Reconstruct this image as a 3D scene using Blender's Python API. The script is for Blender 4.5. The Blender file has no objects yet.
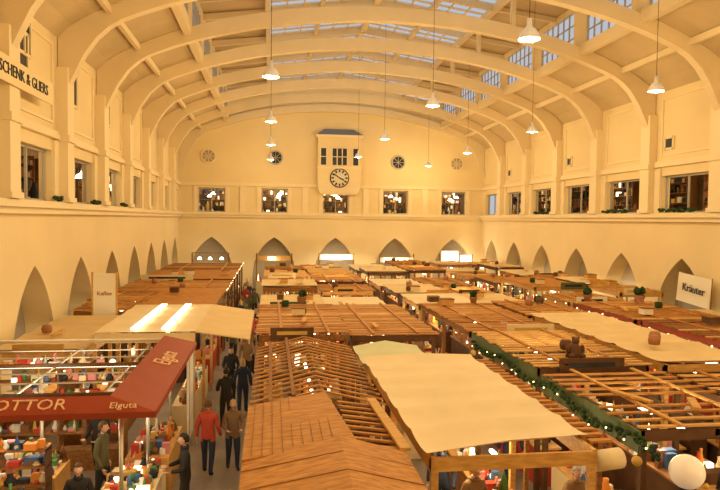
import bpy, math, random
from mathutils import Vector, Matrix
R = random.Random(7)
scene = bpy.context.scene
scene.view_settings.view_transform = 'Standard'

# ---------------------------------------------------------------- materials
MATS = {}
def mat(name, col, rough=0.7, var=0.0, scale=3.0, emit=0.0, metal=0.0, stretch=None, bump=0.0, dark=None):
    if name in MATS: return MATS[name]
    m = bpy.data.materials.new(name); m.use_nodes = True
    nt = m.node_tree; b = nt.nodes['Principled BSDF']
    b.inputs['Base Color'].default_value = (*col, 1)
    b.inputs['Roughness'].default_value = rough
    b.inputs['Metallic'].default_value = metal
    b.inputs['Specular IOR Level'].default_value = .25
    if emit > 0:
        b.inputs['Emission Color'].default_value = (*col, 1)
        b.inputs['Emission Strength'].default_value = emit
    if var > 0 or dark:
        tc = nt.nodes.new('ShaderNodeTexCoord'); mp = nt.nodes.new('ShaderNodeMapping')
        ns = nt.nodes.new('ShaderNodeTexNoise'); cr = nt.nodes.new('ShaderNodeValToRGB')
        nt.links.new(tc.outputs['Object'], mp.inputs['Vector'])
        if stretch: mp.inputs['Scale'].default_value = stretch
        nt.links.new(mp.outputs[0], ns.inputs['Vector'])
        ns.inputs['Scale'].default_value = scale; ns.inputs['Detail'].default_value = 4
        d = dark if dark else tuple(c*(1-var) for c in col)
        cr.color_ramp.elements[0].position = 0.32; cr.color_ramp.elements[0].color = (*d, 1)
        cr.color_ramp.elements[1].position = 0.68; cr.color_ramp.elements[1].color = (*col, 1)
        nt.links.new(ns.outputs['Fac'], cr.inputs['Fac'])
        nt.links.new(cr.outputs[0], b.inputs['Base Color'])
        if bump > 0:
            bp = nt.nodes.new('ShaderNodeBump'); bp.inputs['Strength'].default_value = bump
            nt.links.new(ns.outputs['Fac'], bp.inputs['Height']); nt.links.new(bp.outputs[0], b.inputs['Normal'])
    MATS[name] = m
    return m

PLASTER = mat('plaster_cream', (.82,.665,.38), .85, .08, .35)
PLASTER2 = mat('plaster_trim', (.84,.70,.44), .8, .05, .8)
NICHE = mat('plaster_niche_shaded', (.46,.39,.29), .9, .2, .6)  # shade inside the arches painted in as a darker plaster colour
CEIL = mat('ceiling_boards', (.60,.46,.26), .85, .16, .5)
BEAM = mat('painted_beam', (.76,.62,.39), .8, .05, 1)
FRAME = mat('window_frame', (.45,.41,.34), .6)
DARKW = mat('dark_window', (.035,.04,.05), .2)
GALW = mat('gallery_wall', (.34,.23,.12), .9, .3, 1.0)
SLATE = mat('slate_blue', (.22,.25,.30), .6, .2, 6)
WOOD1 = mat('wood_warm', (.58,.27,.06), .65, .0, 3, stretch=(1,6,6), dark=(.34,.14,.03))
WOOD2 = mat('wood_brown', (.34,.15,.04), .7, .0, 3, stretch=(6,1,6), dark=(.19,.08,.022))
WOOD3 = mat('wood_pale', (.70,.40,.12), .65, .0, 4, stretch=(1,5,5), dark=(.50,.26,.07))
WOODD = mat('wood_dark', (.13,.06,.025), .7, .3, 5)
TARP = mat('canvas_cream', (.76,.56,.28), .9, .12, 1.2)
TARPW = mat('canvas_white', (.82,.66,.39), .85, .10, 1.0)
TARPG = mat('canvas_green', (.66,.64,.38), .85, .1, 1.2)
RED = mat('awning_red', (.34,.06,.025), .6, .12, 2)
GREENB = mat('green_board', (.12,.15,.06), .6, .2, 4)
FIR = mat('fir_green', (.035,.075,.02), .9, .5, 30)
CHROME = mat('steel_pipe', (.60,.56,.48), .35, metal=.7)
STONE = mat('terracotta', (.40,.18,.08), .8, .2, 5)
GLOW = mat('lamp_glow', (1,.86,.62), .5, emit=8)
TUBE = mat('tube_glow', (1,.93,.78), .5, emit=2.0)
GLOWS = mat('fairy_glow', (1,.74,.36), .5, emit=5)
ENAMEL = mat('white_enamel', (.85,.82,.74), .35)
GLOBE = mat('opal_globe', (.85,.72,.52), .25, emit=.2)
BLACK = mat('black_paint', (.02,.02,.02), .5)
PAPER = mat('white_paper', (.85,.78,.62), .8)
LETTER = mat('pale_lettering', (.80,.50,.30), .7)
PAL = [mat('goods_red', (.5,.05,.03)), mat('goods_white', (.8,.78,.7)), mat('goods_blue', (.08,.16,.35)),
       mat('goods_gold', (.6,.38,.08), .4), mat('goods_green', (.08,.22,.07)), mat('goods_brown', (.22,.10,.04)),
       mat('goods_pink', (.6,.25,.25)), mat('goods_black', (.03,.03,.035)), mat('goods_cream', (.75,.62,.4)),
       mat('goods_orange', (.7,.25,.04)), mat('goods_glowing', (1,.82,.5), emit=3)]  # last entry: goods given a glow of their own to brighten the displays

# ---------------------------------------------------------------- mesh builder
class MB:
    def __init__(s): s.v=[]; s.f=[]; s.m=[]; s.sm=[]; s.mats=[]
    def mi(s, m):
        if m not in s.mats: s.mats.append(m)
        return s.mats.index(m)
    def add(s, vs, fs, m, smooth=False):
        o=len(s.v); k=s.mi(m); s.v += [tuple(p) for p in vs]
        for f in fs: s.f.append(tuple(i+o for i in f)); s.m.append(k); s.sm.append(smooth)
    def quad(s,a,b,c,d,m): s.add([a,b,c,d],[(0,1,2,3)],m)
    def box(s,x0,x1,y0,y1,z0,z1,m):
        s.add([(x0,y0,z0),(x1,y0,z0),(x1,y1,z0),(x0,y1,z0),(x0,y0,z1),(x1,y0,z1),(x1,y1,z1),(x0,y1,z1)],
              [(0,3,2,1),(4,5,6,7),(0,1,5,4),(1,2,6,5),(2,3,7,6),(3,0,4,7)],m)
    def beam(s,p,q,w,h,m,up=(0,0,1)):
        p=Vector(p);q=Vector(q);d=(q-p).normalized();u=Vector(up)
        a=d.cross(u)
        if a.length<1e-4: a=Vector((1,0,0))
        a.normalize(); b=a.cross(d).normalized(); a=a*w/2; b=b*h/2
        vs=[p-a-b,p+a-b,p+a+b,p-a+b,q-a-b,q+a-b,q+a+b,q-a+b]
        s.add(vs,[(0,1,2,3),(7,6,5,4),(0,4,5,1),(1,5,6,2),(2,6,7,3),(3,7,4,0)],m)
    def cyl(s,p,q,r,m,n=8,r2=None,cap=True):
        p=Vector(p);q=Vector(q);r2=r if r2 is None else r2
        d=(q-p).normalized(); a=d.orthogonal().normalized(); b=d.cross(a)
        vs=[];fs=[]
        for (c,rr) in ((p,r),(q,r2)):
            for i in range(n):
                t=2*math.pi*i/n; vs.append(c+(a*math.cos(t)+b*math.sin(t))*rr)
        for i in range(n): fs.append((i,(i+1)%n,n+(i+1)%n,n+i))
        if cap: fs += [tuple(range(n))[::-1], tuple(range(n,2*n))]
        s.add(vs,fs,m,n>6)
    def lathe(s,c,prof,m,n=16):
        vs=[];fs=[]
        for (r,z) in prof:
            for i in range(n):
                t=2*math.pi*i/n; vs.append((c[0]+r*math.cos(t),c[1]+r*math.sin(t),c[2]+z))
        for j in range(len(prof)-1):
            for i in range(n):
                fs.append((j*n+i,j*n+(i+1)%n,(j+1)*n+(i+1)%n,(j+1)*n+i))
        s.add(vs,fs,m,True)
    def ball(s,c,r,m,n=8,k=6,sc=(1,1,1)):
        vs=[];fs=[]
        for j in range(k+1):
            ph=math.pi*j/k
            for i in range(n):
                t=2*math.pi*i/n
                vs.append((c[0]+r*sc[0]*math.sin(ph)*math.cos(t),c[1]+r*sc[1]*math.sin(ph)*math.sin(t),c[2]-r*sc[2]*math.cos(ph)))
        for j in range(k):
            for i in range(n): fs.append((j*n+i,j*n+(i+1)%n,(j+1)*n+(i+1)%n,(j+1)*n+i))
        s.add(vs,fs,m,True)
    def build(s,name,loc=(0,0,0)):
        me=bpy.data.meshes.new(name)
        L=Vector(loc)
        me.from_pydata([tuple(Vector(v)-L) for v in s.v],[],s.f)
        for m in s.mats: me.materials.append(m)
        me.polygons.foreach_set('material_index',s.m)
        me.polygons.foreach_set('use_smooth',s.sm)
        me.update()
        o=bpy.data.objects.new(name,me); scene.collection.objects.link(o); o.location=L
        return o

def text_geo(txt,size,ext=.01):
    cu=bpy.data.curves.new('t','FONT'); cu.body=txt; cu.size=size; cu.extrude=ext; cu.resolution_u=2
    cu.align_x='CENTER'; cu.align_y='CENTER'
    o=bpy.data.objects.new('t',cu); scene.collection.objects.link(o)
    dg=bpy.context.evaluated_depsgraph_get(); me=bpy.data.meshes.new_from_object(o.evaluated_get(dg))
    vs=[v.co.copy() for v in me.vertices]; fs=[tuple(p.vertices) for p in me.polygons]
    bpy.data.objects.remove(o); bpy.data.meshes.remove(me)
    return vs,fs
def add_text(mb,txt,size,M,m):
    vs,fs=text_geo(txt,size); mb.add([M@v for v in vs],fs,m)

# ---------------------------------------------------------------- hall constants
XL,XR,D,S=-7.17,17.83,52.5,4.87
CX=(XL+XR)/2; HW=(XR-XL)/2; YN=-3.0
ribsY=[D-S*k for k in range(0,12)]
def zr(o):
    t=max(0,1-(o/HW)**2); return 12+3.3*t**.75

fl=MB(); fl.box(XL-4,XR+4,YN-.3,D+4,-.2,0,mat('floor_tiles',(.30,.24,.18),.5,.25,1.5)); fl.build('floor')

def zarch(x,a=1.85,d=1.6):
    r=a+d; return 1.35+3.1*math.sqrt(max(0,r*r-(abs(x)+d)**2))/math.sqrt(r*r-d*d)

def arcade(name,P,edges,ow,topf,a=1.85,G1=8.15):
    mb=MB()
    def q(s0,z0,s1,z1,m=PLASTER,d=0): mb.quad(P(s0,d,z0),P(s1,d,z0),P(s1,d,z1),P(s0,d,z1),m)
    G0=6.45
    for e0,e1 in zip(edges[:-1],edges[1:]):
        c=(e0+e1)/2
        q(e0,0,c-a,6.2); q(c+a,0,e1,6.2)
        N=24
        xs=[-a+2*a*i/N for i in range(N+1)]
        for x0,x1 in zip(xs[:-1],xs[1:]):
            z0,z1=zarch(x0,a),zarch(x1,a)
            mb.quad(P(c+x0,0,z0),P(c+x1,0,z1),P(c+x1,0,6.2),P(c+x0,0,6.2),PLASTER)
            mb.quad(P(c+x0,0,z0),P(c+x1,0,z1),P(c+x1,.9,z1),P(c+x0,.9,z0),PLASTER)
        for sx in (-a,a): mb.quad(P(c+sx,0,0),P(c+sx,.9,0),P(c+sx,.9,1.35),P(c+sx,0,1.35),PLASTER)
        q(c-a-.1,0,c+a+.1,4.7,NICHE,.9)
        q(e0,6.2,c-ow,8.8); q(c+ow,6.2,e1,8.8); q(c-ow,6.2,c+ow,G0); q(c-ow,G1,c+ow,8.8)
        for (s0,z0,s1,z1) in ((c-ow,G0,c-ow,G1),(c+ow,G0,c+ow,G1),(c-ow,G0,c+ow,G0),(c-ow,G1,c+ow,G1)):
            mb.quad(P(s0,0,z0),P(s1,0,z1),P(s1,.4,z1),P(s0,.4,z0),PLASTER)
        K=8
        for i in range(K):
            s0=e0+(e1-e0)*i/K; s1=e0+(e1-e0)*(i+1)/K
            mb.quad(P(s0,0,8.8),P(s1,0,8.8),P(s1,0,topf(s1)),P(s0,0,topf(s0)),PLASTER)
    o=mb.build(name)
    mb=MB()
    a0,a1=edges[0]+.05,edges[-1]
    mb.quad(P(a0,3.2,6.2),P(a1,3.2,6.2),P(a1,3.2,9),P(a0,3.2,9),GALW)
    mb.quad(P(a0,.02,9),P(a1,.02,9),P(a1,3.2,9),P(a0,3.2,9),PLASTER)
    mb.quad(P(a0,.02,6.2),P(a1,.02,6.2),P(a1,3.2,6.2),P(a0,3.2,6.2),WOODD)
    mb.build('gallery_room',P((a0+a1)/2,1.6,6.2))
    return o

def PL(s,d,z): return (XL-d,s,z)
def PR(s,d,z): return (XR+d,s,z)
def PF(s,d,z): return (s,D+d,z)
sideE=[YN]+sorted(ribsY)
top=lambda s:12.05
OW=1.6
arcade('wall_left',PL,sideE,OW,top)
arcade('wall_right',PR,sideE,OW,top)
fE=[XL+5*i for i in range(6)]
def ftop(s):
    o=abs(s-CX)
    return zr(o) if o>8.9 else 15.7+1.5*(1-o/8.9)
arcade('wall_far',PF,fE,1.05,lambda s:ftop(s)+.05,a=1.75,G1=8.4)
wn=MB(); wn.box(XL-.2,XR+.2,YN-.2,YN,0,17.5,PLASTER); wn.build('wall_near')

# ---------------------------------------------------------------- trims
def lboxP(mb,P,s0,s1,d0,d1,z0,z1,m):
    vs=[P(s0,d0,z0),P(s1,d0,z0),P(s1,d1,z0),P(s0,d1,z0),P(s0,d0,z1),P(s1,d0,z1),P(s1,d1,z1),P(s0,d1,z1)]
    mb.add(vs,[(0,3,2,1),(4,5,6,7),(0,1,5,4),(1,2,6,5),(2,3,7,6),(3,0,4,7)],m)
tn=0
for P,a0,a1 in ((PL,YN,D),(PR,YN,D),(PF,XL,XR)):
    mb=MB()
    lboxP(mb,P,a0,a1,-.32,-.002,6.24,6.45,PLASTER2); lboxP(mb,P,a0,a1,-.18,-.002,6.05,6.24,PLASTER2)
    lboxP(mb,P,a0,a1,-.16,-.002,8.55,8.72,PLASTER2); lboxP(mb,P,a0,a1,-.10,-.002,8.72,8.82,PLASTER2)
    tn+=1; mb.build('trim_%d'%tn)
for P in (PL,PR):
    mb=MB()
    for y in ribsY[1:]:
        lboxP(mb,P,y-.36,y+.36,-.38,-.003,6.46,11.0,PLASTER2)
        lboxP(mb,P,y-.42,y+.42,-.45,-.003,8.5,8.72,PLASTER2)
        lboxP(mb,P,y-.42,y+.42,-.44,-.003,6.46,6.62,PLASTER2)
        lboxP(mb,P,y-.8,y-.36,-.10,-.003,6.46,8.5,PLASTER2)
        for s0,s1,z0,z1 in ((y+.75,y+S-.75,9.05,9.13),(y+.75,y+S-.75,11.6,11.68),(y+.75,y+.83,9.13,11.6),(y+S-.83,y+S-.75,9.13,11.6)):
            if y+S<D+.1: lboxP(mb,P,s0,s1,-.05,-.003,z0,z1,PLASTER2)
    tn+=1; mb.build('trim_%d'%tn)
mb=MB()
for s in fE[1:-1]:
    lboxP(mb,PF,s-.25,s+.25,-.14,-.003,6.46,8.54,PLASTER2)
for i in range(5):
    c=XL+2.5+5*i
    for sg in (-1,1): lboxP(mb,PF,c+sg*1.25-.14,c+sg*1.25+.14,-.10,-.003,6.46,8.54,PLASTER2)
tn+=1; mb.build('trim_%d'%tn)

wnum=0
def gallery(P,c,ow,seed,lit,G1=8.15):
    global wnum
    r=random.Random(seed); mb=MB()
    for s in (-ow+.04,0,ow-.04): lboxP(mb,P,c+s-.03,c+s+.03,.2,.28,6.46,G1-.01,FRAME)
    for z in (6.5,G1-.05): lboxP(mb,P,c-ow+.01,c+ow-.01,.2,.28,z-.035,z+.035,FRAME)
    wnum+=1; mb.build('window_%d'%wnum)
    g=MB()
    lboxP(g,P,c-ow-.3,c+ow+.3,2.2,2.8,6.21,6.5,WOOD2)
    for z in (7.0,7.5,8.0): lboxP(g,P,c-ow-.3,c+ow+.3,2.3,2.8,z-.02,z+.02,WOOD2)
    for e in (-ow-.3,ow+.26): lboxP(g,P,c+e,c+e+.05,2.3,2.8,6.21,8.4,WOOD2)
    dk=[PAL[5],PAL[7],PAL[5],PAL[7],PAL[5],PAL[3],PAL[7],PAL[8],WOODD]
    for z in (6.5,7.02,7.52,8.02):
        s=c-ow-.2
        while s<c+ow+.1:
            w=r.uniform(.1,.28); h=r.uniform(.12,.42)
            lboxP(g,P,s,s+w,2.35,2.6,z,z+h,r.choice(dk+([PAL[10],PAL[1]] if lit else [])))
            s+=w+r.uniform(.03,.25)
    g.build('shop_shelf',P(c,2.5,6.21))
    for i in range(r.randint(3,5)):
        g=MB()
        s=c+r.uniform(-ow*.85,ow*.85); d=r.uniform(1.25,1.7); x,y,z=P(s,d,6.21); h=r.uniform(.5,1.2)
        m=r.choice(dk+[PAL[1]])
        g.lathe((x,y,z),[(0,0),(.16,0),(.11,h*.3),(.17,h*.6),(.05,h*.9),(.0,h)],m,8)
        g.build('shop_vase',(x,y,z))
    if lit:
        for k in range(2):
            g=MB()
            x,y,z=P(c+r.uniform(-ow*.7,ow*.7),1.4,7.9-.2*k); g.cyl((x,y,z+.15),(x,y,9),.012,BLACK,5); g.lathe((x,y,z),[(.0,.2),(.1,.18),(.2,0)],GLOW,10)
            g.build('shop_pendant',(x,y,z))
def point(name,loc,w,col=(1,.74,.38),r=.15):
    l=bpy.data.lights.new(name,'POINT'); l.energy=w; l.color=col; l.shadow_soft_size=r
    o=bpy.data.objects.new(name,l); o.location=loc; scene.collection.objects.link(o); return o
for i,(e0,e1) in enumerate(zip(sideE[3:-1],sideE[4:])):
    c=(e0+e1)/2
    gallery(PL,c,OW,i,i%2==0); gallery(PR,c,OW,50+i,i%2==1)
    point('gallery_fill',PL(c,1.5,8.5),34 if i%2==0 else 14); point('gallery_fill',PR(c,1.5,8.5),14 if i%2==0 else 38)  # unseen point lamps added to brighten the side galleries
for i in range(5):
    c=XL+2.5+5*i
    gallery(PF,c,1.05,90+i,True,8.4); point('gallery_fill',PF(c,1.5,8.5),70,(1,.85,.62))  # unseen fill lamp added behind each far gallery opening
for P,y in ((PL,33),(PL,28),(PL,23.5),(PR,26),(PR,31),(PR,40)):
    g=MB(); rr=random.Random(int(y))
    for k in range(34):
        s=y+rr.uniform(-1.2,1.2); x,yy,z=P(s,-.17+rr.uniform(-.05,.05),6.52+rr.uniform(0,.10))
        g.ball((x,yy,z),rr.uniform(.06,.10),FIR,5,4,(1,1,.8))
    g.build('fir_garland',P(y,-.17,6.46))

# ---------------------------------------------------------------- ceiling / ribs
cl=MB()
xs=[8.8+(HW-8.8)*i/8 for i in range(9)]
for sg in (-1,1):
    for a,b in zip(xs[:-1],xs[1:]):
        cl.quad((CX+sg*a,YN,zr(a)),(CX+sg*b,YN,zr(b)),(CX+sg*b,D,zr(b)),(CX+sg*a,D,zr(a)),CEIL)
    cl.quad((CX+sg*9.1,YN,16.1),(CX+sg*5.5,YN,16.55),(CX+sg*5.5,D,16.55),(CX+sg*9.1,D,16.1),CEIL)
    cl.box(CX+sg*8.8-.16,CX+sg*8.8+.16,YN,D,zr(8.8)-.35,zr(8.8)+.12,BEAM)
    cl.box(CX+sg*8.8-.12,CX+sg*8.8+.12,YN,D,15.85,16.1,BEAM)
    cl.box(CX+sg*10.8-.08,CX+sg*10.8+.08,YN,D,zr(10.8)-.28,zr(10.8)-.02,BEAM)
    cl.box(CX+sg*5.5-.12,CX+sg*5.5+.12,YN,D,16.2,16.55,BEAM)
    cl.box(CX+sg*2.8-.1,CX+sg*2.8+.1,YN,D,16.65,16.9,BEAM)
cl.box(CX-.15,CX+.15,YN,D,17.0,17.35,BEAM)
cl.build('ceiling')
for k,y in enumerate(ribsY[:11]):
    rb=MB(); n=60; w=.19
    os=[-HW+.02+(2*HW-.04)*i/n for i in range(n+1)]
    tp=[zr(o)-.01 for o in os]; bt=[]
    for o,z in zip(os,tp):
        t=max(0,(abs(o)-10.0)/2.3); bt.append(z-.6-1.7*min(1,t)**3)
    y0,y1=y-w,y+w
    if k==0: y0,y1=D-.4,D-.005
    for i in range(n):
        a=CX+os[i]; b=CX+os[i+1]
        rb.quad((a,y0,bt[i]),(b,y0,bt[i+1]),(b,y0,tp[i+1]),(a,y0,tp[i]),BEAM)
        rb.quad((a,y1,bt[i]),(a,y1,tp[i]),(b,y1,tp[i+1]),(b,y1,bt[i+1]),BEAM)
        rb.quad((a,y0,bt[i]),(a,y1,bt[i]),(b,y1,bt[i+1]),(b,y0,bt[i+1]),BEAM)
        rb.quad((a,y0,tp[i]),(b,y0,tp[i+1]),(b,y1,tp[i+1]),(a,y1,tp[i]),BEAM)
    if k:
        for sg in (-1,1):
            rb.box(CX+sg*5.5-.1,CX+sg*5.5+.1,y-.1,y+.1,zr(5.5)-.02,16.25,BEAM)
            rb.beam((CX+sg*8.8,y,15.9),(CX+sg*5.5,y,16.35),.2,.3,BEAM)
            rb.beam((CX+sg*5.5,y,16.35),(CX,y,17.15),.2,.35,BEAM)
        ym=y+S/2
        for sg in (-1,1):
            rb.beam((CX+sg*8.8,ym,15.95),(CX+sg*5.5,ym,16.4),.14,.22,BEAM)
            rb.beam((CX+sg*5.5,ym,16.4),(CX,ym,17.2),.14,.25,BEAM)
    rb.build('roof_rib')
for sg in (-1,1):
    for k in range(11):
        y1=ribsY[k]-.2; y0=ribsY[k]-S+.2
        g=MB(); x=CX+sg*8.8; zb=zr(8.8)+.1
        g.box(x-.08,x+.08,ribsY[k]-S-.2,ribsY[k]-S+.2,zb,15.88,BEAM)
        g.box(x-.08,x+.08,y0,y0+.4,zb,15.88,BEAM); g.box(x-.08,x+.08,y1-.4,y1,zb,15.88,BEAM)
        for i in range(7):
            yy=y0+.4+(y1-y0-.8)*i/6; g.box(x-.03,x+.03,yy-.03,yy+.03,zb,15.86,FRAME)
        for z in (14.65,15.25): g.box(x-.03,x+.03,y0+.4,y1-.4,z-.025,z+.025,FRAME)
        wnum+=1; g.build('window_%d'%wnum)
        g=MB()
        for i in range(7):
            yy=y0+(y1-y0)*i/6; g.beam((CX+sg*5.5,yy,16.56),(CX,yy,17.35),.07,.1,BEAM)
        for t in (.17,.33,.5,.67,.83):
            X=CX+sg*5.5*(1-t); Z=16.56+.79*t; g.box(X-.035,X+.035,y0-.2,y1+.2,Z-.04,Z+.04,BEAM)
        wnum+=1; g.build('window_%d'%wnum)

for P,zz0,zz1,hw in ((PL,10.0,11.3,.35),(PR,9.35,9.85,.3)):
    for k in range(0,7):
        if P is PR and k%2==0: continue
        c=ribsY[k]-S/2+(1.1 if P is PR else -.9)
        g=MB(); lboxP(g,P,c-hw,c+hw,-.03,-.004,zz0,zz1,DARKW)
        for e in (-hw,hw): lboxP(g,P,c+e-.05,c+e+.05,-.07,-.004,zz0-.05,zz1+.05,PLASTER2)
        for z in (zz0,zz1): lboxP(g,P,c-hw,c+hw,-.07,-.004,z-.05,z+.05,PLASTER2)
        wnum+=1; g.build('window_%d'%wnum)
g=MB(); c=17.6
lboxP(g,PL,c+.5,c+2.9,-.04,-.004,10.7,11.9,DARKW)
for i in range(6): lboxP(g,PL,c+.5+.48*i-.04,c+.5+.48*i+.04,-.08,-.004,10.7,11.9,PLASTER2)
for z in (10.7,11.9): lboxP(g,PL,c+.5,c+2.9,-.08,-.004,z-.05,z+.05,PLASTER2)
wnum+=1; g.build('window_%d'%wnum)
g=MB()
lboxP(g,PL,16.4,21.2,-.46,-.42,9.42,10.1,PLASTER)
for yy in (17.9,21.0): lboxP(g,PL,yy-.03,yy+.03,-.42,-.005,9.7,9.8,BLACK)
M=Matrix.Translation((XL+.47,18.95,9.76))@Matrix.Rotation(math.radians(90),4,'Z')@Matrix.Rotation(math.radians(90),4,'X')
add_text(g,'SCHENK & GLIERS',.44,M,BLACK); g.build('shop_sign',(XL,19,9.78))

for X,z,dark in ((-4.9,10.9,0),(.4,10.9,1),(10.5,10.75,1),(15.5,10.75,0)):
    g=MB(); y=D-.005
    def ring(r0,r1,d,m,n=24):
        vs=[];fs=[]
        for i in range(n):
            t=2*math.pi*i/n
            vs += [(X+r0*math.cos(t),y-d,z+r0*math.sin(t)),(X+r1*math.cos(t),y-d,z+r1*math.sin(t)),(X+r1*math.cos(t),y,z+r1*math.sin(t))]
        for i in range(n):
            j=(i+1)%n; fs += [(3*i,3*j,3*j+1,3*i+1),(3*i+1,3*j+1,3*j+2,3*i+2)]
        g.add(vs,fs,m)
    ring(.48,.6,.12,PLASTER2 if not dark else FRAME)
    ring(0.01,.5,.05,DARKW if dark else NICHE)
    for k in range(4):
        t=math.pi*k/4; g.beam((X-.48*math.cos(t),y-.07,z-.48*math.sin(t)),(X+.48*math.cos(t),y-.07,z+.48*math.sin(t)),.03 if dark else .06,.05,FRAME if dark else PLASTER,(0,1,0))
    g.build('round_window' if dark else 'wall_medallion',(X,y,z))

cx=5.5
g=MB(); y0,y1=D-1.0,D-.18
g.box(cx-1.75,cx+1.75,y0,y1,8.85,12.55,PLASTER)
vs=[];n=10
for i in range(n+1):
    t=i/n; w=1.75-.45*(1-math.cos(t*math.pi/2)); 
    vs.append((w,8.86-.9*math.sin(t*math.pi/2)*1.0, y0+.55*t))
for i in range(n):
    a=vs[i];b=vs[i+1]
    g.quad((cx-a[0],a[2],a[1]),(cx+a[0],a[2],a[1]),(cx+b[0],b[2],b[1]),(cx-b[0],b[2],b[1]),PLASTER2)
    for sg in (-1,1): g.quad((cx+sg*a[0],a[2],a[1]),(cx+sg*a[0],D-.17,a[1]),(cx+sg*b[0],D-.17,b[1]),(cx+sg*b[0],b[2],b[1]),PLASTER2)
g.box(cx-1.9,cx+1.9,y0-.15,y1,12.55,12.75,PLASTER2)
g.add([(cx-1.9,y0-.15,12.75),(cx+1.9,y0-.15,12.75),(cx+1.9,y1,12.75),(cx-1.9,y1,12.75),(cx-1.2,y1-.1,13.3),(cx+1.2,y1-.1,13.3)],
      [(0,1,5,4),(1,2,5),(3,0,4),(2,3,4,5)],SLATE)
g.box(cx-1.8,cx+1.8,y0-.06,y0,10.05,10.2,PLASTER2)
for a,b in ((-1.55,-1.05),(-.62,.62),(1.05,1.55)):
    g.box(cx+a,cx+b,y0-.03,y0,10.3,11.7,DARKW)
    nb=1 if b-a<.6 else 3
    for i in range(nb+1):
        x=cx+a+(b-a)*i/nb; g.box(x-.04,x+.04,y0-.07,y0-.03,10.3,11.7,PLASTER2)
    for z in (10.3,11.0,11.7): g.box(cx+a,cx+b,y0-.07,y0-.03,z-.03,z+.03,PLASTER2)
g.build('clock_bay',(cx,D,8.9))
g=MB(); cz=9.3; y=y0-.004
def disc(r,yy,m,n=32):
    g.cyl((cx,y0-.004,cz),(cx,yy,cz),r,m,n)
disc(.78,y-.05,BLACK); disc(.70,y-.07,mat('clock_face',(.75,.66,.48),.6))
for k in range(12):
    t=2*math.pi*k/12; g.beam((cx+.46*math.sin(t),y-.08,cz+.46*math.cos(t)),(cx+.66*math.sin(t),y-.08,cz+.66*math.cos(t)),.12,.03,BLACK,(0,1,0))
for t,l,w in ((math.radians(115),.4,.1),(math.radians(305),.55,.08)):
    g.beam((cx,y-.1,cz),(cx+l*math.sin(t),y-.1,cz+l*math.cos(t)),w,.03,BLACK,(0,1,0))
g.build('wall_clock',(cx,y,cz))

# ---------------------------------------------------------------- pendant lamps
LZ=10.2
def pendant(X,Y,w=450):
    g=MB(); o=abs(X-CX); 
    topz=zr(o)
    if o<8.8: topz=16.3 if o>5.5 else 16.4+.8*(1-o/5.5)
    g.cyl((X,Y,LZ+.42),(X,Y,topz),.009,WOODD,5)
    g.lathe((X,Y,LZ),[(.0,.45),(.055,.45),(.065,.28),(.08,.25),(.15,.20),(.21,.11),(.245,.0),(.25,-.03),(.235,-.02),(.17,.11),(.0,.18)],ENAMEL,20)
    g.ball((X,Y,LZ+.01),.10,GLOW,12,8)
    g.build('pendant_lamp',(X,Y,LZ))
    point('pendant_light',(X,Y,LZ-.30),w,(1,.72,.34),.12)
for Y in (-.5,9.2,19,28.7,38.6,48.6): pendant(12.1,Y)
for Y in (3.5,14.2,23,33,43): pendant(5.86,Y)
for Y in (-.5,9.2,19.3,28.2,37,46.5): pendant(0,Y)

# ---------------------------------------------------------------- stalls
GP=PAL[:10]*2+[PAL[10]]
def goods(mb,x0,x1,y0,y1,z,n,r,hmax=.35):
    for i in range(n):
        x=r.uniform(x0,x1);y=r.uniform(y0,y1);m=r.choice(GP);h=r.uniform(.08,hmax);k=r.random();w=r.uniform(.04,.12)
        if k<.4: mb.box(x-w,x+w,y-w*.8,y+w*.8,z,z+h*.7,m)
        elif k<.7: mb.lathe((x,y,z),[(0,0),(w*.7,0),(w*.9,h*.4),(w*.4,h*.8),(w*.5,h),(0,h)],m,7)
        elif k<.88: mb.ball((x,y,z+w*.8),w*.8,m,7,5)
        else: mb.lathe((x,y,z),[(w,0),(w*.6,h*.5),(w*.7,h*.5),(0,h*1.3)],m,7)

def tarp(mb,x0,x1,y0,y1,z,m,sag=.08,bands=6,crown=0.0,slopex=0.0,skew=0.0):
    nx,ny=8,bands*6; vs=[];fs=[]
    for j in range(ny+1):
        for i in range(nx+1):
            u=i/nx;v=j/ny
            zz=z+crown*(1-abs(2*u-1))+slopex*(u-.5)-sag*(abs(math.sin(math.pi*v*bands))**.7)*(.35+.65*math.sin(math.pi*u)**.5)
            ya=y0+skew*u
            vs.append((x0+(x1-x0)*u,ya+(y1-ya)*v,zz))
    for j in range(ny):
        for i in range(nx):
            a=j*(nx+1)+i; fs.append((a,a+1,a+nx+2,a+nx+1))
    mb.add(vs,fs,m,True)

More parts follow.
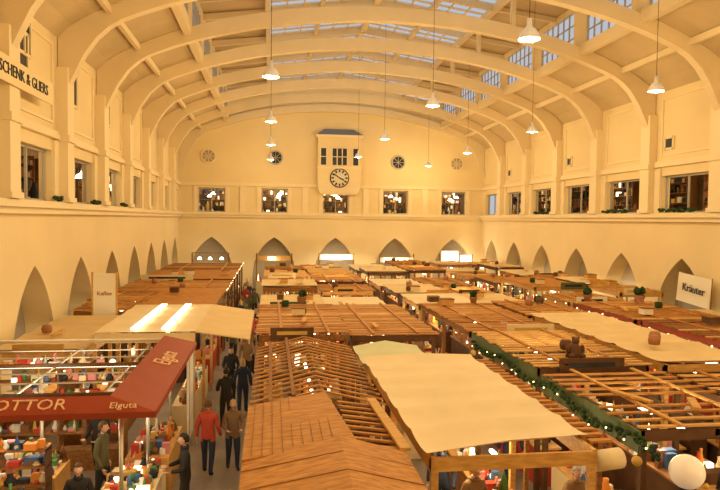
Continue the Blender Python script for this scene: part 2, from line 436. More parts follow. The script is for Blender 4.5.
def stall(x0,x1,y0,y1,z=2.7,roof='slats',rm=WOOD1,fm=WOOD2,pitch=.24,sw=.12,light=25,seed=0,slopex=0.0,name='market_stall',ngoods=None,fas=.16,crown=0.,sideboard=None,clutter=True,sag=.14,gh=.3,skew=0,shelf=True):
    r=random.Random(seed*13+5); mb=MB()
    ny=max(2,int((y1-y0)/2.6)+1)
    for j in range(ny):
        y=y0+.06+(y1-y0-.12)*j/(ny-1)
        for x in (x0+.06,x1-.06): mb.box(x-.05,x+.05,y-.05,y+.05,0,z-.05,fm)
        mb.box(x0,x1,y-.05,y+.05,z-.18,z-.04,fm)
    zl=lambda x: z+slopex*((x-x0)/(x1-x0)-.5)
    for x in (x0+.03,x1-.03): mb.box(x-.03,x+.03,y0,y1,zl(x)-fas-.02,zl(x)+.02,fm)
    for y in (y0,y1-.05): mb.beam((x0,y+.025,zl(x0)-fas/2),(x1,y+.025,zl(x1)-fas/2),.05,fas,fm)
    if roof=='slats':
        k=max(2,int((x1-x0)/1.1))
        for i in range(1,k): x=x0+(x1-x0)*i/k; mb.box(x-.04,x+.04,y0,y1,zl(x)-.12,zl(x)-.01,fm)
        y=y0+.05
        while y<y1-.05:
            if r.random()>.05:
                dz=r.uniform(0,.02); ex=r.uniform(0,.12); mb.beam((x0-.02-ex,y,zl(x0)+.03+dz),(x1+.02+ex,y+r.uniform(-.03,.03),zl(x1)+.03+dz),sw,.03,rm if r.random()>.15 else WOOD3)
            y+=pitch
        for i in (.25,.78): x=x0+(x1-x0)*i; mb.box(x-.04,x+.04,y0-.05,y1+.05,zl(x)+.065,zl(x)+.10,WOOD3 if seed%3==0 else WOOD1)
    elif roof=='boards':
        y=y0
        while y<y1-.02:
            w=min(.42,y1-y); mb.add([(x0-.05,y,zl(x0)+.02),(x1+.05,y,zl(x1)+.02),(x1+.05,y+w+.04,zl(x1)+.06),(x0-.05,y+w+.04,zl(x0)+.06),
              (x0-.05,y,zl(x0)-.01),(x1+.05,y,zl(x1)-.01)],[(0,1,2,3),(4,5,1,0)],rm); y+=w
    elif roof=='tarp':
        tarp(mb,x0-.08,x1+.08,y0-.08,y1+.08,z+.1,rm,sag,max(2,int((y1-y0)/1.0)),crown,slopex,skew)
    elif roof=='gable':
        cxx=(x0+x1)/2; y=y0+.05
        mb.box(cxx-.04,cxx+.04,y0,y1,z+gh-.12,z+gh-.02,fm)
        while y<y1:
            mb.beam((x0-.08,y,z+.0),(cxx,y,z+gh),sw,.03,rm); mb.beam((cxx,y,z+gh),(x1+.08,y,z+.0),sw,.03,rm); y+=pitch
        for fx in (.12,.3): mb.beam((x0+(x1-x0)*fx,y0,z+gh*fx*2+.05),(x0+(x1-x0)*fx,y1,z+gh*fx*2+.05),.07,.04,WOOD2)
    if clutter and roof in('slats','boards','tarp'):
        for i in range(r.randint(1,4)):
            x=r.uniform(x0+.3,x1-.5); y=r.uniform(y0+.4,y1-.9); zz=z+.12; k=r.random()
            if k<.4: mb.beam((x,y,zz+.03),(x+r.uniform(-.4,.4),y+r.uniform(.5,.9),zz+.03),.12,.04,WOOD3)
            elif k<.7:
                w=r.uniform(.12,.25); mb.box(x-w,x+w,y-w,y+w*.7,zz,zz+.2,r.choice([WOOD3,PAPER,WOODD,TARPW])); mb.box(x-w-.02,x+w+.02,y-w-.02,y+w*.7+.02,zz+.2,zz+.23,WOOD2)
            else: mb.lathe((x,y,zz),[(0,0),(.13,0),(.15,.12),(.12,.22),(0,.22)],r.choice([WOODD,FIR,STONE]),9)
        if r.random()<.4:
            w=(x1-x0)*r.uniform(.2,.35); xm=r.uniform(x0+w,x1-w)
            mb.box(xm-w,xm+w,y0-.05,y0-.01,z-.1,z+.22,r.choice([PAPER,WOOD3,WOODD,GREENB,TARPW,TARPW])); mb.box(xm-w*.7,xm+w*.7,y0-.06,y0-.05,z+.02,z+.12,r.choice([BLACK,PAL[3]]))
    cm=r.choice([WOOD2,WOOD3,PAL[0],TARPW,WOODD]); A=(x1-x0)
    for xa,xb in ((x0+.15,x0+.65),(x1-.65,x1-.15)):
        mb.box(xa,xb,y0+.2,y1-.2,0,.86,cm); mb.box(xa-.04,xb+.04,y0+.16,y1-.16,.86,.9,WOOD3)
        n=ngoods if ngoods is not None else int((y1-y0)*8)
        goods(mb,xa+.06,xb-.06,y0+.3,y1-.3,.9,n,r,.42)
    if A>2.2 and shelf:
        xm=(x0+x1)/2; mb.box(xm-.2,xm+.2,y0+.3,y1-.3,0,1.5,WOODD); mb.box(xm-.25,xm+.25,y0+.25,y1-.25,1.5,1.54,WOOD2)
        goods(mb,xm-.15,xm+.15,y0+.4,y1-.4,1.54,int((y1-y0)*6) if ngoods is None else ngoods,r,.5)
    if sideboard: mb.box(x0-.05,x0-.002,y0,y1,z-.36,z,sideboard)
    if light:
        xm=(x0+x1)/2; yy=y0+.5
        while yy<y1-.6:
            mb.box(xm-.03,xm+.03,yy,yy+.5,z-.32,z-.28,GLOW); yy+=1.3
    o=mb.build(name,((x0+x1)/2,(y0+y1)/2,0))
    if light: point('stall_light',((x0+x1)/2,(y0+y1)/2,z-.5),light*2.3,(1,.80,.46),.3)
    return o

def board_roof():
    x0,x1,y0,y1=-.26,1.85,6.6,11.4; mb=MB(); r=random.Random(3)
    for x in (x0+.1,x1-.1):
        for y in (y0+.1,9,y1-.1): mb.box(x-.05,x+.05,y-.05,y+.05,0,2.6,WOOD2)
    z=2.62
    for x in (x0,x1): mb.box(x-.04,x+.04,y0,y1,z-.15,z,WOOD2)
    for k in range(9): y=y0+.1+(y1-y0-.2)*k/8; mb.box(x0,x1,y-.04,y+.04,z-.12,z-.01,WOODD)
    def plate(pts,m,th=.035):
        n=len(pts); vs=[Vector(p) for p in pts]+[Vector(p)-Vector((0,0,th)) for p in pts]
        mb.add(vs,[tuple(range(n)),tuple(range(2*n-1,n-1,-1))]+[(i,n+i,n+(i+1)%n,(i+1)%n) for i in range(n)],m)
    plate([(x0-.1,8.7,z+.10),(1.25,8.9,z+.22),(1.0,11.45,z+.26),(x0-.1,11.3,z+.08)],WOOD1)
    for k in range(9):
        x=x0+.02+.145*k; mb.beam((x,8.75,z+.135+.008*k*1.2),(x-.0,11.38,z+.125+.0125*k),.012,.008,WOOD2)
    plate([(x0-.1,6.5,z+.05),(.95,6.5,z+.28),(1.0,8.95,z+.30),(x0-.1,8.8,z+.06)],WOOD1)
    plate([(.95,6.5,z+.28),(1.95,6.5,z+.02),(1.95,8.9,z+.05),(1.0,8.95,z+.30)],WOOD1)
    for k in range(1,4):
        y=6.5+.62*k; mb.beam((x0-.1,y,z+.07),(.97,y,z+.295),.014,.008,WOOD2); mb.beam((.97,y,z+.295),(1.95,y,z+.045),.014,.008,WOOD2)
    for k in range(9): y=9.1+.27*k; mb.beam((1.2,y,z+.12),(2.0,y,z+.0),.07,.03,WOOD1)
    mb.beam((1.95,8.9,z+.08),(1.85,11.5,z+.08),.16,.05,WOOD3)
    mb.box(x0+.15,x0+.6,y0+.2,y1-.2,0,.9,WOOD2); mb.box(x1-.6,x1-.15,y0+.2,y1-.2,0,.9,WOOD2)
    goods(mb,x0+.2,x0+.55,y0+.3,y1-.3,.9,25,r); goods(mb,x1-.55,x1-.2,y0+.3,y1-.3,.9,25,r)
    mb.build('wooden_market_hut',((x0+x1)/2,9,0))
board_roof()
stall(-.26,2.1,11.7,17.4,2.52,'gable',WOOD1,WOODD,.36,.085,4,1,gh=.30)
stall(2.2,4.62,8.4,14.4,2.75,'tarp',TARPW,WOOD3,light=70,seed=2,ngoods=70,fas=.2,crown=.05,clutter=False,skew=.5,shelf=False)
mb=MB()
for k in range(22):
    y=8.9+.26*k; mb.box(4.74,5.10,y-.05,y+.05,2.70,2.74,WOOD1)
mb.box(4.74,4.80,8.85,14.5,2.60,2.70,WOOD2); mb.box(5.04,5.1,8.85,14.5,2.60,2.70,WOOD2)
for y in (8.9,11.6,14.4): mb.box(4.88,4.96,y-.04,y+.04,0,2.70,WOOD2)
mb.box(4.86,4.98,8.9,14.4,2.64,2.69,WOOD2)
mb.build('wooden_trellis',(4.92,11.6,0))
mb=MB()
mb.cyl((4.72,8.62,2.52),(5.12,8.66,2.54),.15,TARPW,16); mb.cyl((4.70,8.62,2.52),(4.72,8.62,2.52),.05,WOODD,8); mb.cyl((5.12,8.66,2.54),(5.15,8.66,2.54),.05,WOODD,8)
mb.build('rolled_canvas',(4.9,8.64,2.4))
stall(2.35,4.0,15.3,17.3,2.4,'tarp',TARPG,WOOD3,light=12,seed=3,clutter=False,crown=.15)
stall(-.3,2.2,17.8,24.2,2.75,'slats',WOOD1,WOOD2,.19,.13,18,4)
stall(2.3,4.75,17.8,24.2,2.7,'slats',WOOD1,WOODD,.2,.12,18,5)
stall(5.85,8.5,9.3,13.0,2.70,'slats',WOOD1,WOODD,.38,.09,35,6,sideboard=GREENB)
stall(5.85,8.5,13.3,17.8,2.76,'slats',WOOD3,WOODD,.27,.12,35,7,sideboard=GREENB)
stall(5.85,8.5,18.1,24.2,2.72,'slats',WOOD1,WOOD2,.24,.13,20,8)
stall(8.7,10.9,13.0,20.2,2.85,'tarp',TARP,WOOD3,light=30,seed=9)
stall(8.7,10.9,9.2,12.7,2.7,'slats',WOOD1,WOODD,.36,.10,30,10)
stall(8.7,10.9,20.5,24.2,2.8,'slats',WOOD1,WOOD2,.24,.14,12,11)
stall(12.3,15.6,11.0,14.5,2.7,'slats',WOOD1,WOODD,.36,.11,20,12)
stall(12.3,15.6,14.8,19.8,2.75,'slats',WOOD2,RED,.27,.13,20,13)
stall(12.3,15.6,20.1,24.6,2.7,'slats',WOOD1,RED,.27,.14,20,14)
stall(16.0,17.2,16.0,23.0,2.5,'tarp',TARP,WOOD3,light=15,seed=15)
stall(-6.9,-4.7,17.2,22.8,2.5,'tarp',TARP,WOOD3,light=20,seed=16)
stall(-6.9,-4.6,23.8,29.2,2.6,'slats',WOOD1,WOOD2,.24,.13,15,17)
stall(-4.5,-2.0,23.4,29.2,2.8,'boards',WOOD1,WOOD2,light=12,seed=18)
stall(-6.9,-2.0,29.6,35.2,2.6,'slats',WOOD1,WOODD,.25,.15,25,19)
stall(-6.9,-2.0,35.6,41.2,2.65,'boards',WOOD1,WOODD,light=20,seed=20)
stall(-6.9,-2.0,41.6,48.0,2.6,'slats',WOOD2,WOODD,.25,.15,40,21)
mb=MB(); r=random.Random(77)
mb.box(6.4,8.6,7.4,8.5,0,.86,WOOD2); mb.box(6.35,8.65,7.35,8.55,.86,.9,WOOD3); goods(mb,6.5,8.5,7.5,8.4,.9,90,r,.5)
mb.box(6.4,8.6,8.75,8.95,0,2.2,WOODD)
for z in (1.0,1.5,2.0): mb.box(6.4,8.6,8.5,8.76,z-.02,z+.02,WOOD3); goods(mb,6.5,8.5,8.55,8.7,z+.02,28,r,.3)
mb.build('goods_table',(7.5,8,0)); point('stall_light',(7.3,7.6,2.5),25,(1,.78,.46),.2)
sd=30
rfs=[('tarp',TARP),('slats',WOOD1),('tarp',TARPW),('boards',WOOD3),('slats',WOOD3),('tarp',TARP),('slats',WOOD1),('tarp',TARPW),('boards',WOOD1)]
for (xa,xb,yst) in ((-.3,2.1,24.6),(2.3,4.75,24.6),(5.85,8.3,24.6),(8.5,10.9,24.6),(12.3,14.8,25.0),(15.2,17.2,26.0)):
    y=yst
    while y<48:
        L=R.uniform(2.6,4.6); y2=min(y+L,49.5); rt,rmm=R.choice(rfs); sd+=1
        if y<27 and xa<1: rt,rmm='tarp',TARP
        stall(xa,xb,y,y2,R.uniform(2.35,2.95),rt,rmm,R.choice([WOOD2,WOODD,WOOD3]),.26,.15,R.choice([40,70,100]) if sd%2 else 0,sd)
        y=y2+R.uniform(.5,1.1)
for i,c in enumerate([XL+2.5+5*i for i in range(5)]):
    mb=MB(); r=random.Random(200+i)
    mb.box(c-1.4,c+1.4,51.0,51.7,0,1.0,TARPW); mb.box(c-1.45,c+1.45,50.95,51.75,1.0,1.05,WOOD3); goods(mb,c-1.3,c+1.3,51.1,51.6,1.05,30,r,.5)
    for x in (c-1.4,c+1.4): mb.box(x-.05,x+.05,51.6,51.7,1.05,3.2,WOOD2)
    if i==0: 
        for x in (-.8,0,.9): mb.lathe((c+x,51.4,2.7),[(0,.2),(.1,.18),(.16,0)],GLOW,10); mb.cyl((c+x,51.4,2.88),(c+x,51.4,3.2),.01,BLACK,5)
        mb.box(c-1.4,c+1.4,51.35,51.45,3.2,3.25,WOOD2)
    elif i==1: mb.box(c-1.3,c+1.3,51.55,51.65,2.6,3.0,WOOD3); mb.box(c-.5,c+.1,51.48,51.55,2.7,2.9,GLOW)
    elif i==2: mb.box(c-1.4,c+1.4,51.55,51.65,2.7,3.15,PAPER); mb.box(c-1.2,c+1.2,51.45,51.55,2.78,3.05,GLOW)
    elif i==3: mb.box(c-1.4,c+1.4,51.55,51.65,2.5,2.9,PAPER); mb.box(c-1.1,c+.9,51.45,51.55,2.55,2.8,GLOW)
    else:
        mb.box(c-1.3,c+.2,51.55,51.65,2.4,3.5,PAPER); mb.box(c-1.2,c+.1,51.5,51.55,2.5,3.4,TUBE); mb.box(c+.4,c+1.3,51.5,51.6,2.6,3.1,GLOW)
    mb.build('shop_counter',(c,51.3,0)); point('stall_light',(c,51.2,2.45),(20,40,130,80,150)[i],(1,.85,.6),.3)

def red_stall():
    mb=MB(); x0,x1,y0,y1=-6.95,-1.8,10.4,16.1
    def plate(pts,m,th=.03):
        n=len(pts); vs=[Vector(p) for p in pts]+[Vector(p)-Vector((0,0,th)) for p in pts]
        mb.add(vs,[tuple(range(n)),tuple(range(2*n-1,n-1,-1))]+[(i,n+i,n+(i+1)%n,(i+1)%n) for i in range(n)],m)
    zo,zi=2.92,3.1
    plate([(x0,y0,zo),(x1,y0,zo),(x1-.75,y0+.32,zi),(x0,y0+.32,zi)],RED)
    plate([(x1,y0,zo),(x1,y1,zo),(x1-.75,y1,zi),(x1-.75,y0+.32,zi)],RED)
    mb.box(x0,x1,y0-.02,y0+.01,zo-.1,zo,RED); mb.box(x1-.01,x1+.02,y0,y1,zo-.1,zo,RED)
    plate([(x0,y1-.25,3.08),(x1-.75,y1-.25,3.08),(x1-.3,y1,2.98),(x0,y1,2.98)],TARPW)
    for y in [y0+.5+.75*i for i in range(7)]: mb.cyl((x0,y,2.9),(x1-.7,y,2.9),.016,CHROME,6)
    for x in (-6.3,-4.4,-2.9): mb.cyl((x,y0+.3,2.86),(x,y1-.1,2.86),.022,CHROME,6)
    for y in (y0+.9,y0+3.2): mb.box(x0,x1-.7,y-.04,y+.04,2.93,3.0,WOODD)
    for x in (-6.8,-4.4,-2.4):
        for y in (y0+.4,13.1,y1-.15): mb.cyl((x,y,0),(x,y,2.88),.035,CHROME,8)
    a1=math.atan2(.18,.32)
    M=Matrix.Translation((-3.8,y0+.145,3.017))@Matrix.Rotation(a1,4,'X')
    add_text(mb,'LOTTOR',.32,M,LETTER)
    a=math.atan2(.18,.75)
    M=Matrix.Translation((x1-.36,13.9,3.02))@Matrix.Rotation(a,4,'Y')@Matrix.Rotation(math.radians(90),4,'Z')
    add_text(mb,'Elguta',.5,M,LETTER)
    M=Matrix.Translation((-2.3,y0+.10,2.99))@Matrix.Rotation(a1,4,'X')
    add_text(mb,'Elguta',.18,M,LETTER)
    r=random.Random(5)
    mb.box(-6.8,-4.0,11.1,11.9,0,.9,TARPW); mb.box(-3.1,-2.1,11.0,13.4,0,.9,TARPW); mb.box(-3.0,-2.1,13.8,15.9,0,.9,WOOD3)
    mb.box(-6.9,-6.5,12.3,15.8,0,2.0,WOOD2)
    goods(mb,-6.7,-4.1,11.2,11.8,.9,110,r,.4); goods(mb,-3.0,-2.2,11.1,13.3,.9,150,r,.3); goods(mb,-2.9,-2.2,13.9,15.8,.9,80,r,.4)
    mb.box(-6.4,-3.4,15.6,15.95,0,.5,WOOD2)
    for z in (.9,1.3,1.7,2.1,2.45): mb.box(-6.4,-3.4,15.6,15.95,z-.02,z+.02,WOOD2); goods(mb,-6.3,-3.5,15.7,15.85,z+.02,26,r,.3)
    for x in (-6.4,-4.9,-3.43): mb.box(x,x+.04,15.6,15.95,0,2.5,WOOD2)
    mb.box(-5.4,-4.2,13.2,14.2,0,.8,WOOD3); goods(mb,-5.3,-4.3,13.3,14.1,.8,60,r,.5)
    # crockery shelf seen from the front
    mb.box(-6.3,-4.1,12.45,12.75,0,.5,WOODD)
    for z in (.95,1.3,1.62): mb.box(-6.3,-4.1,12.45,12.75,z-.015,z+.015,WOOD2); goods(mb,-6.2,-4.2,12.5,12.7,z+.015,30,r,.24)
    for x in (-6.3,-5.2,-4.13): mb.box(x,x+.03,12.45,12.75,0,1.65,WOODD)
    mb.box(-5.9,-3.0,15.0,15.06,2.6,2.66,GLOW)
    mb.build('canopy_market_stall',(-4.4,13,0))
    point('stall_light',(-4.6,13.3,2.4),90,(1,.85,.6),.3); point('stall_light',(-2.6,11.6,2.4),45,(1,.85,.6),.3); point('stall_light',(-4.6,11.0,2.4),40,(1,.85,.6),.3)
red_stall()
mb=MB()
tarp(mb,-4.55,-1.95,17.3,22.7,2.98,TARPW,.08,4)
vs=[(-1.95,17.3,2.98),(-.55,17.3,2.76),(-.55,22.7,2.76),(-1.95,22.7,2.98)]
mb.add(vs+[(v[0],v[1],v[2]-.03) for v in vs],[(0,1,2,3),(7,6,5,4),(0,4,5,1),(1,5,6,2),(2,6,7,3)],TARP)
mb.box(-4.5,-1.95,17.27,17.3,2.7,2.95,TARP); mb.box(-.56,-.53,17.3,22.7,2.62,2.76,TARP)
for x in (-3.55,-2.75): mb.box(x-.10,x+.10,17.5,22.4,3.0,3.05,TUBE)  # tubes shining through the canvas, put on top as glowing strips
for x in (-4.5,-2.0):
    for y in (17.35,20,22.6): mb.box(x-.04,x+.04,y-.04,y+.04,0,2.9,WOOD3)
mb.box(-2.6,-2.1,17.6,22.4,0,.9,TARPW); goods(mb,-2.5,-2.2,17.7,22.3,.9,60,random.Random(8))
mb.box(-4.4,-3.9,17.6,22.4,0,.9,WOOD2); goods(mb,-4.3,-4.0,17.7,22.3,.9,60,random.Random(9))
mb.build('canvas_canopy_stall',(-3,20,0)); point('stall_light',(-3.2,20,2.4),80,(1,.85,.6),.3)
mb=MB(); mb.box(-2.02,-1.98,16.2,17.2,.4,2.5,PAPER)
for y in (16.25,17.15): mb.box(-2.04,-1.96,y-.03,y+.03,0,2.55,CHROME)
mb.build('white_partition_panel',(-2,16.7,0))

mb=MB(); xa,xb,ya=-6.1,-5.35,23.3
mb.box(xa,xb,ya,ya+.06,2.2,4.0,PAPER)
for x in (xa-.03,xb+.03): mb.box(x-.03,x+.03,ya,ya+.06,0,4.05,WOOD3)
add_text(mb,'Kaffee',.2,Matrix.Translation(((xa+xb)/2,ya-.01,3.3))@Matrix.Rotation(math.radians(90),4,'X'),STONE)
mb.build('advertising_board',(-5.7,ya,0))
mb=MB(); mb.add([(17.4,25.4,2.7),(17.4,23.3,2.55),(17.5,23.3,3.75),(17.5,25.4,3.9)],[(0,1,2,3)],PAPER)
mb.cyl((17.4,23.28,0),(17.5,23.28,3.8),.02,WOOD2,6); mb.cyl((17.4,25.42,0),(17.5,25.42,3.95),.02,WOOD2,6)
M=Matrix.Translation((17.4,24.3,3.25))@Matrix.Rotation(math.radians(-90),4,'Z')@Matrix.Rotation(math.radians(90),4,'X')@Matrix.Rotation(math.radians(-5),4,'Z')
add_text(mb,'Kräuter',.45,M,BLACK); mb.build('cloth_banner',(17.45,24.3,0))

def topiary(x,y,z,s=1.):
    mb=MB(); mb.lathe((x,y,z),[(0,0),(.13*s,0),(.19*s,.26*s),(.2*s,.3*s),(.16*s,.29*s),(0,.28*s)],STONE,14)
    r=random.Random(int(x*10)); 
    for k in range(26):
        a=r.uniform(0,6.28);b=r.uniform(-1,1);q=.14*s
        mb.ball((x+q*math.cos(a)*math.sqrt(1-b*b),y+q*math.sin(a)*math.sqrt(1-b*b),z+.42*s+q*b),.08*s,FIR,6,4)
    mb.build('potted_topiary',(x,y,z))
for x,y,z,s in ((14.4,23.3,2.83,1.1),(15.2,18.9,2.88,1.1),(12.6,24.0,2.83,.9),(7.7,23.5,2.86,.8),(1.2,23.7,2.88,.8)): topiary(x,y,z,s)

mb=MB(); r=random.Random(11)
y=8.6
while y<17.5:
    for q in range(2): mb.ball((5.70+r.uniform(-.06,.05),y+r.uniform(-.05,.05),2.54+.08*math.sin(y*2.2)+r.uniform(-.05,.05)),r.uniform(.035,.055),FIR,5,4)
    y+=.11
mb.build('fir_garland',(5.7,13,2.6))
mb=MB()
y=8.7
while y<17.5: mb.ball((5.58+r.uniform(-.03,.03),y,2.56+.1*math.sin(y*2.2)+r.uniform(-.1,.08)),.017,GLOWS,6,4); y+=.6
mb.build('fairy_lights',(5.6,13,2.6))
mb=MB()
for k in range(9):
    y=9.0+1.0*k; c=(5.6,y,2.34); mb.ball(c,.08,r.choice([PAL[0],PAL[3],PAL[9]]),10,8); mb.cyl((5.6,y,2.42),(5.64,y,2.56),.006,BLACK,4)
mb.build('hanging_baubles',(5.6,12,2.4))
for xx,ya,yb,zz in ((11.1,12,30,2.95),(-1.9,29,47,2.85)):
    mb=MB(); y=ya; pts=[]
    while y<yb: pts.append((xx,y,zz-.07*abs(math.sin(y*1.1)))); y+=.9
    for a,b in zip(pts[:-1],pts[1:]): mb.cyl(a,b,.008,BLACK,4,cap=False)
    for p in pts: mb.ball((p[0],p[1],p[2]-.03),.025,GLOWS,6,4)
    mb.build('fairy_lights',(xx,(ya+yb)/2,zz))
mb=MB(); gx,gy,gz=6.12,8.55,2.33
mb.ball((gx,gy,gz),.25,GLOBE,28,18); mb.lathe((gx,gy,gz-.33),[(0,0),(.06,0),(.11,.08),(.12,.12),(0,.12)],BLACK,14); mb.cyl((gx,gy,0),(gx,gy,gz-.3),.03,BLACK,8)
mb.lathe((gx,gy,0),[(.18,0),(.18,.04),(.05,.1),(0,.1)],BLACK,14)
mb.build('globe_lamp',(gx,gy,0))

# ---------------------------------------------------------------- people
def skin_geo(vs,rad,ed,sub=1):
    me=bpy.data.meshes.new('s'); me.from_pydata(vs,ed,[]); o=bpy.data.objects.new('s',me); scene.collection.objects.link(o)
    o.modifiers.new('k','SKIN')
    for i,rr in enumerate(rad):
        me.skin_vertices[0].data[i].radius = rr if isinstance(rr,tuple) else (rr,rr)
    me.skin_vertices[0].data[0].use_root=True
    if sub: m=o.modifiers.new('u','SUBSURF'); m.levels=sub; m.render_levels=sub
    dg=bpy.context.evaluated_depsgraph_get(); e=bpy.data.meshes.new_from_object(o.evaluated_get(dg))
    V=[v.co.copy() for v in e.vertices];F=[tuple(p.vertices) for p in e.polygons]
    bpy.data.objects.remove(o); bpy.data.meshes.remove(e)
    return V,F
def hand_geo():
    parts=[skin_geo([(0,0,.01),(0,0,-.04),(0,0,-.085)],[(.022,.016),(.04,.015),(.038,.013)],[(0,1),(1,2)])]
    for x,l in ((-.030,.062),(-.010,.072),(.010,.068),(.029,.052)):
        parts.append(skin_geo([(x,0,-.075),(x*1.1,-.004,-.085-l*.4),(x*1.15,-.02,-.085-l*.75),(x*1.1,-.036,-.085-l*.95)],[.0095,.009,.008,.007],[(0,1),(1,2),(2,3)]))
    parts.append(skin_geo([(-.02,0,-.02),(-.048,-.012,-.05),(-.058,-.028,-.085)],[.013,.011,.009],[(0,1),(1,2)]))
    return parts
HAND=hand_geo()
SKIN=mat('skin',(.62,.36,.24),.6)
def frame(d):
    z=-Vector(d).normalized(); y=Vector((0,1,0)); x=y.cross(z).normalized(); y=z.cross(x)
    return Matrix(((x.x,y.x,z.x),(x.y,y.y,z.y),(x.z,y.z,z.z))).to_4x4()
def person_mesh(coat,trou,hair,pose='stand',long=False,step=.12):
    mb=MB(); sit=pose=='sit'
    hz=.5 if sit else .93
    b=hz-.93
    V=[(0,0,.97+b),(0,.0,1.16+b),(0,-.01,1.34+b),(0,0,1.46+b),(0,-.015,1.55+b)]
    Rr=[(.155,.115),(.145,.11),(.17,.12),(.08,.07),(.055,.055)]
    E=[(0,1),(1,2),(2,3),(3,4)]
    hands=[]
    for sg in (-1,1):
        i=len(V)
        if pose in('bent','sit') or (pose=='reach' and sg==1):
            el=(sg*.25,-.05,1.14+b); wr=(sg*.17,-.30,1.10+b)
        else: el=(sg*.25,.03,1.14+b); wr=(sg*.27,-.06+sg*step*.5,.90+b)
        V += [(sg*.175,0,1.41+b),el,wr]; Rr += [(.075,.075),(.056,.056),(.038,.038)]; E += [(2,i),(i,i+1),(i+1,i+2)]
        hands.append((Vector(wr),Vector(wr)-Vector(el),sg))
        i=len(V)
        if sit: kn=(sg*.12,-.42,.5); an=(sg*.12,-.42,.09); to=(sg*.13,-.58,.05)
        else: kn=(sg*.1,-.03-sg*step*.5,.5); an=(sg*.1,.04-sg*step,.09); to=(sg*.12,-.12-sg*step,.045)
        V += [(sg*.095,0,.88+b),kn,an,to]; Rr += [(.105,.105),(.075,.075),(.05,.05),(.045,.035)]
        E += [(0,i),(i,i+1),(i+1,i+2),(i+2,i+3)]
    VV,FF=skin_geo(V,Rr,E)
    cut=(.62 if long else .84)+ (b if not sit else -.30)
    ft={0:[],1:[],2:[],3:[]}
    for f in FF:
        c=sum((VV[k] for k in f),Vector())/len(f)
        arm=abs(c.x)>.20 and c.z>.8+b
        if c.z>1.53+b: k=2
        elif arm or c.z>cut and not(sit and c.y<-.16 and c.z<.62): k=0
        elif c.z<.11: k=3
        else: k=1
        ft[k].append(f)
    for k,m in ((0,coat),(1,trou),(2,SKIN),(3,BLACK)): mb.add(VV,ft[k],m,True)
    for wr,d,sg in hands:
        M=Matrix.Translation(wr+d.normalized()*.02)@frame(d)@Matrix.Diagonal((sg*-1,1,1,1))@Matrix.Rotation(math.radians(70),4,'Z')
        for hv,hf in HAND: mb.add([M@v for v in hv],hf,SKIN,True)
    hc=Vector((0,-.03,1.655+b)); vs=[];fs=[];n,k=16,12
    for j in range(k+1):
        ph=math.pi*j/k
        for i in range(n):
            t=2*math.pi*i/n; x=.076*math.sin(ph)*math.cos(t); y=.096*math.sin(ph)*math.sin(t); z=-.118*math.cos(ph)
            if z<-.02: x*=1+z*2.2; y=y*(1+z*1.2)-.012*(-z/.118)
            if abs(x)<.018 and y<-.07 and -.045<z<.01: y-=.022
            vs.append(hc+Vector((x,y,z)))
    for j in range(k):
        for i in range(n): fs.append((j*n+i,j*n+(i+1)%n,(j+1)*n+(i+1)%n,(j+1)*n+i))
    mb.add(vs,fs,SKIN,True)
    mb.cyl(hc+Vector((0,-.09,.005)),hc+Vector((0,-.125,-.028)),.006,SKIN,6,r2=.015)
    for sg in (-1,1):
        mb.ball(hc+Vector((sg*.03,-.086,.012)),.011,PAL[1],6,5); mb.ball(hc+Vector((sg*.03,-.095,.012)),.006,BLACK,6,4)
        mb.ball(hc+Vector((sg*.077,.005,-.005)),.02,SKIN,6,5,(.5,1,1.5))
    mb.ball(hc+Vector((0,-.092,-.062)),.02,mat('lips',(.4,.12,.1)),8,4,(1.2,.5,.35))
    vs=[];fs=[];n,k=16,10
    for j in range(k+1):
        ph=math.pi*(.0+.62*j/k)
        for i in range(n):
            t=2*math.pi*i/n; sx,sy=math.cos(t),math.sin(t)
            p=ph
            if sy<-.3: p=min(ph,math.pi*.33)
            drop=(.09 if long else 0)*(j/k)**3*(1 if sy>-.2 else 0)
            vs.append(hc+Vector((.087*math.sin(p)*sx,.107*math.sin(p)*sy+.006,.128*math.cos(p)-drop)))
    for j in range(k):
        for i in range(n): fs.append((j*n+i,j*n+(i+1)%n,(j+1)*n+(i+1)%n,(j+1)*n+i))
    mb.add(vs,fs,hair,True)
    mb.lathe((0,-.008,1.47+b),[(.085,0),(.095,.03),(.075,.07),(.055,.06)],coat,12)
    o=mb.build('p'); me=o.data; bpy.data.objects.remove(o); return me
H1=mat('hair_brown',(.10,.05,.02),.6);H2=mat('hair_blond',(.5,.32,.12),.6);H3=mat('hair_grey',(.35,.32,.28),.6);H4=mat('hair_black',(.02,.015,.01),.5)
CR=mat('coat_red',(.42,.06,.03),.8,.1,8);CB=mat('coat_navy',(.03,.04,.08),.8);CK=mat('coat_black',(.025,.022,.02),.8);CT=mat('coat_tan',(.28,.16,.07),.8);CW=mat('coat_brown',(.22,.13,.07),.8);CG=mat('coat_olive',(.10,.09,.04),.8)
J=mat('jeans',(.03,.04,.07),.8);T2=mat('trousers_dark',(.03,.025,.02),.8)
PM=[person_mesh(CR,J,H1,'stand'),person_mesh(CK,T2,H4,'bent'),person_mesh(CB,J,H2,'stand',True,-.14),person_mesh(CT,T2,H3,'reach'),
    person_mesh(CW,J,H2,'bent'),person_mesh(CG,T2,H1,'stand'),person_mesh(CK,T2,H1,'sit')]
def person(i,x,y,rot,name='shopper',z=0,s=1):
    o=bpy.data.objects.new(name,PM[i]); scene.collection.objects.link(o); o.location=(x,y,z+.012); o.rotation_euler=(0,0,math.radians(rot)); o.scale=(s,s,s); return o
person(0,-1.4,15.0,170); person(1,-1.62,12.7,-75,'shopper'); person(4,-.85,15.3,10,s=.95); person(1,-1.2,18.2,190)
person(2,-.8,19.6,180,s=.97); person(1,-1.25,21.2,5); person(3,-.8,23.4,0)
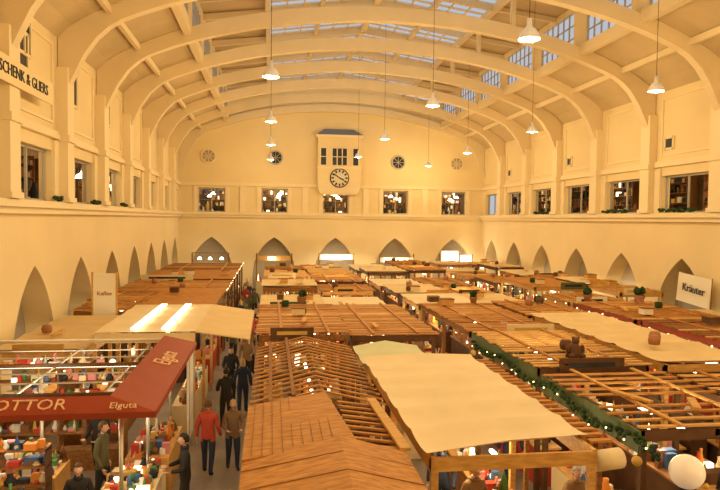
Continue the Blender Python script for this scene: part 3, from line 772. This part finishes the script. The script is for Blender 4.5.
for k in range(11): person(R.choice([0,1,1,2,3,5,5]),R.choice([-1.4,-.8])+R.uniform(-.15,.15),24.8+2.0*k,R.choice([0,180])+R.uniform(-30,30),s=R.uniform(.93,1.04))
person(6,-3.55,12.5,10,'stall_keeper'); person(1,-3.75,14.8,-20,'stall_keeper'); person(5,-3.4,13.6,80,'stall_keeper')
for x,y in ((-3.55,12.5),):
    mb=MB(); mb.box(x-.2,x+.2,y-.16,y+.22,.36,.395,WOOD2)
    for a in (-.17,.17):
        for bb in (-.13,.19): mb.cyl((x+a,y+bb,0),(x+a,y+bb,.37),.018,WOOD2,6)
    mb.build('stool',(x,y,0))
person(3,3.55,10.6,20,'stall_keeper'); person(2,3.3,11.8,-30,'stall_keeper'); person(1,4.4,8.0,160)
for k in range(8): person(R.randrange(6),5.38,10.5+3.1*k,R.choice([0,180])+R.uniform(-10,10),s=R.uniform(.93,1.03))
for k in range(14): person(R.randrange(6),11.6+R.uniform(-.2,.3),10.0+2.7*k,R.choice([0,180])+R.uniform(-40,40))
mb=MB(); x,y=7.0,13.9; z=2.865
mb.lathe((x,y,z),[(0,0),(.2,0),(.18,.1),(.15,.22),(.09,.32),(.0,.34)],WOODD,12); mb.ball((x+.03,y,z+.38),.09,WOODD,10,8)
for sg in (-1,1):
    mb.ball((x+.03+sg*.07,y,z+.45),.03,WOODD,8,6); mb.ball((x+sg*.17,y-.05,z+.2),.06,WOODD,8,6,(1,1,1.6)); mb.ball((x+sg*.13,y-.16,z+.065),.065,WOODD,8,6,(1,1.6,1))
mb.build('teddy_bear_figure',(x,y,z))

# ---------------------------------------------------------------- world & camera
w=bpy.data.worlds.new('dusk'); scene.world=w; w.use_nodes=True
w.node_tree.nodes['Background'].inputs[0].default_value=(.54,.58,.66,1); w.node_tree.nodes['Background'].inputs[1].default_value=.9
cam=bpy.data.cameras.new('camera'); co=bpy.data.objects.new('camera',cam); scene.collection.objects.link(co)
cam.sensor_width=36; cam.lens=32; cam.clip_start=.05; cam.clip_end=200
co.matrix_world=Matrix.Translation((0,0,6.0))@Matrix.Rotation(math.radians(-8.0),4,'Z')@Matrix.Rotation(math.radians(90-2.3),4,'X')@Matrix.Rotation(.012,4,'Z')
scene.camera=co
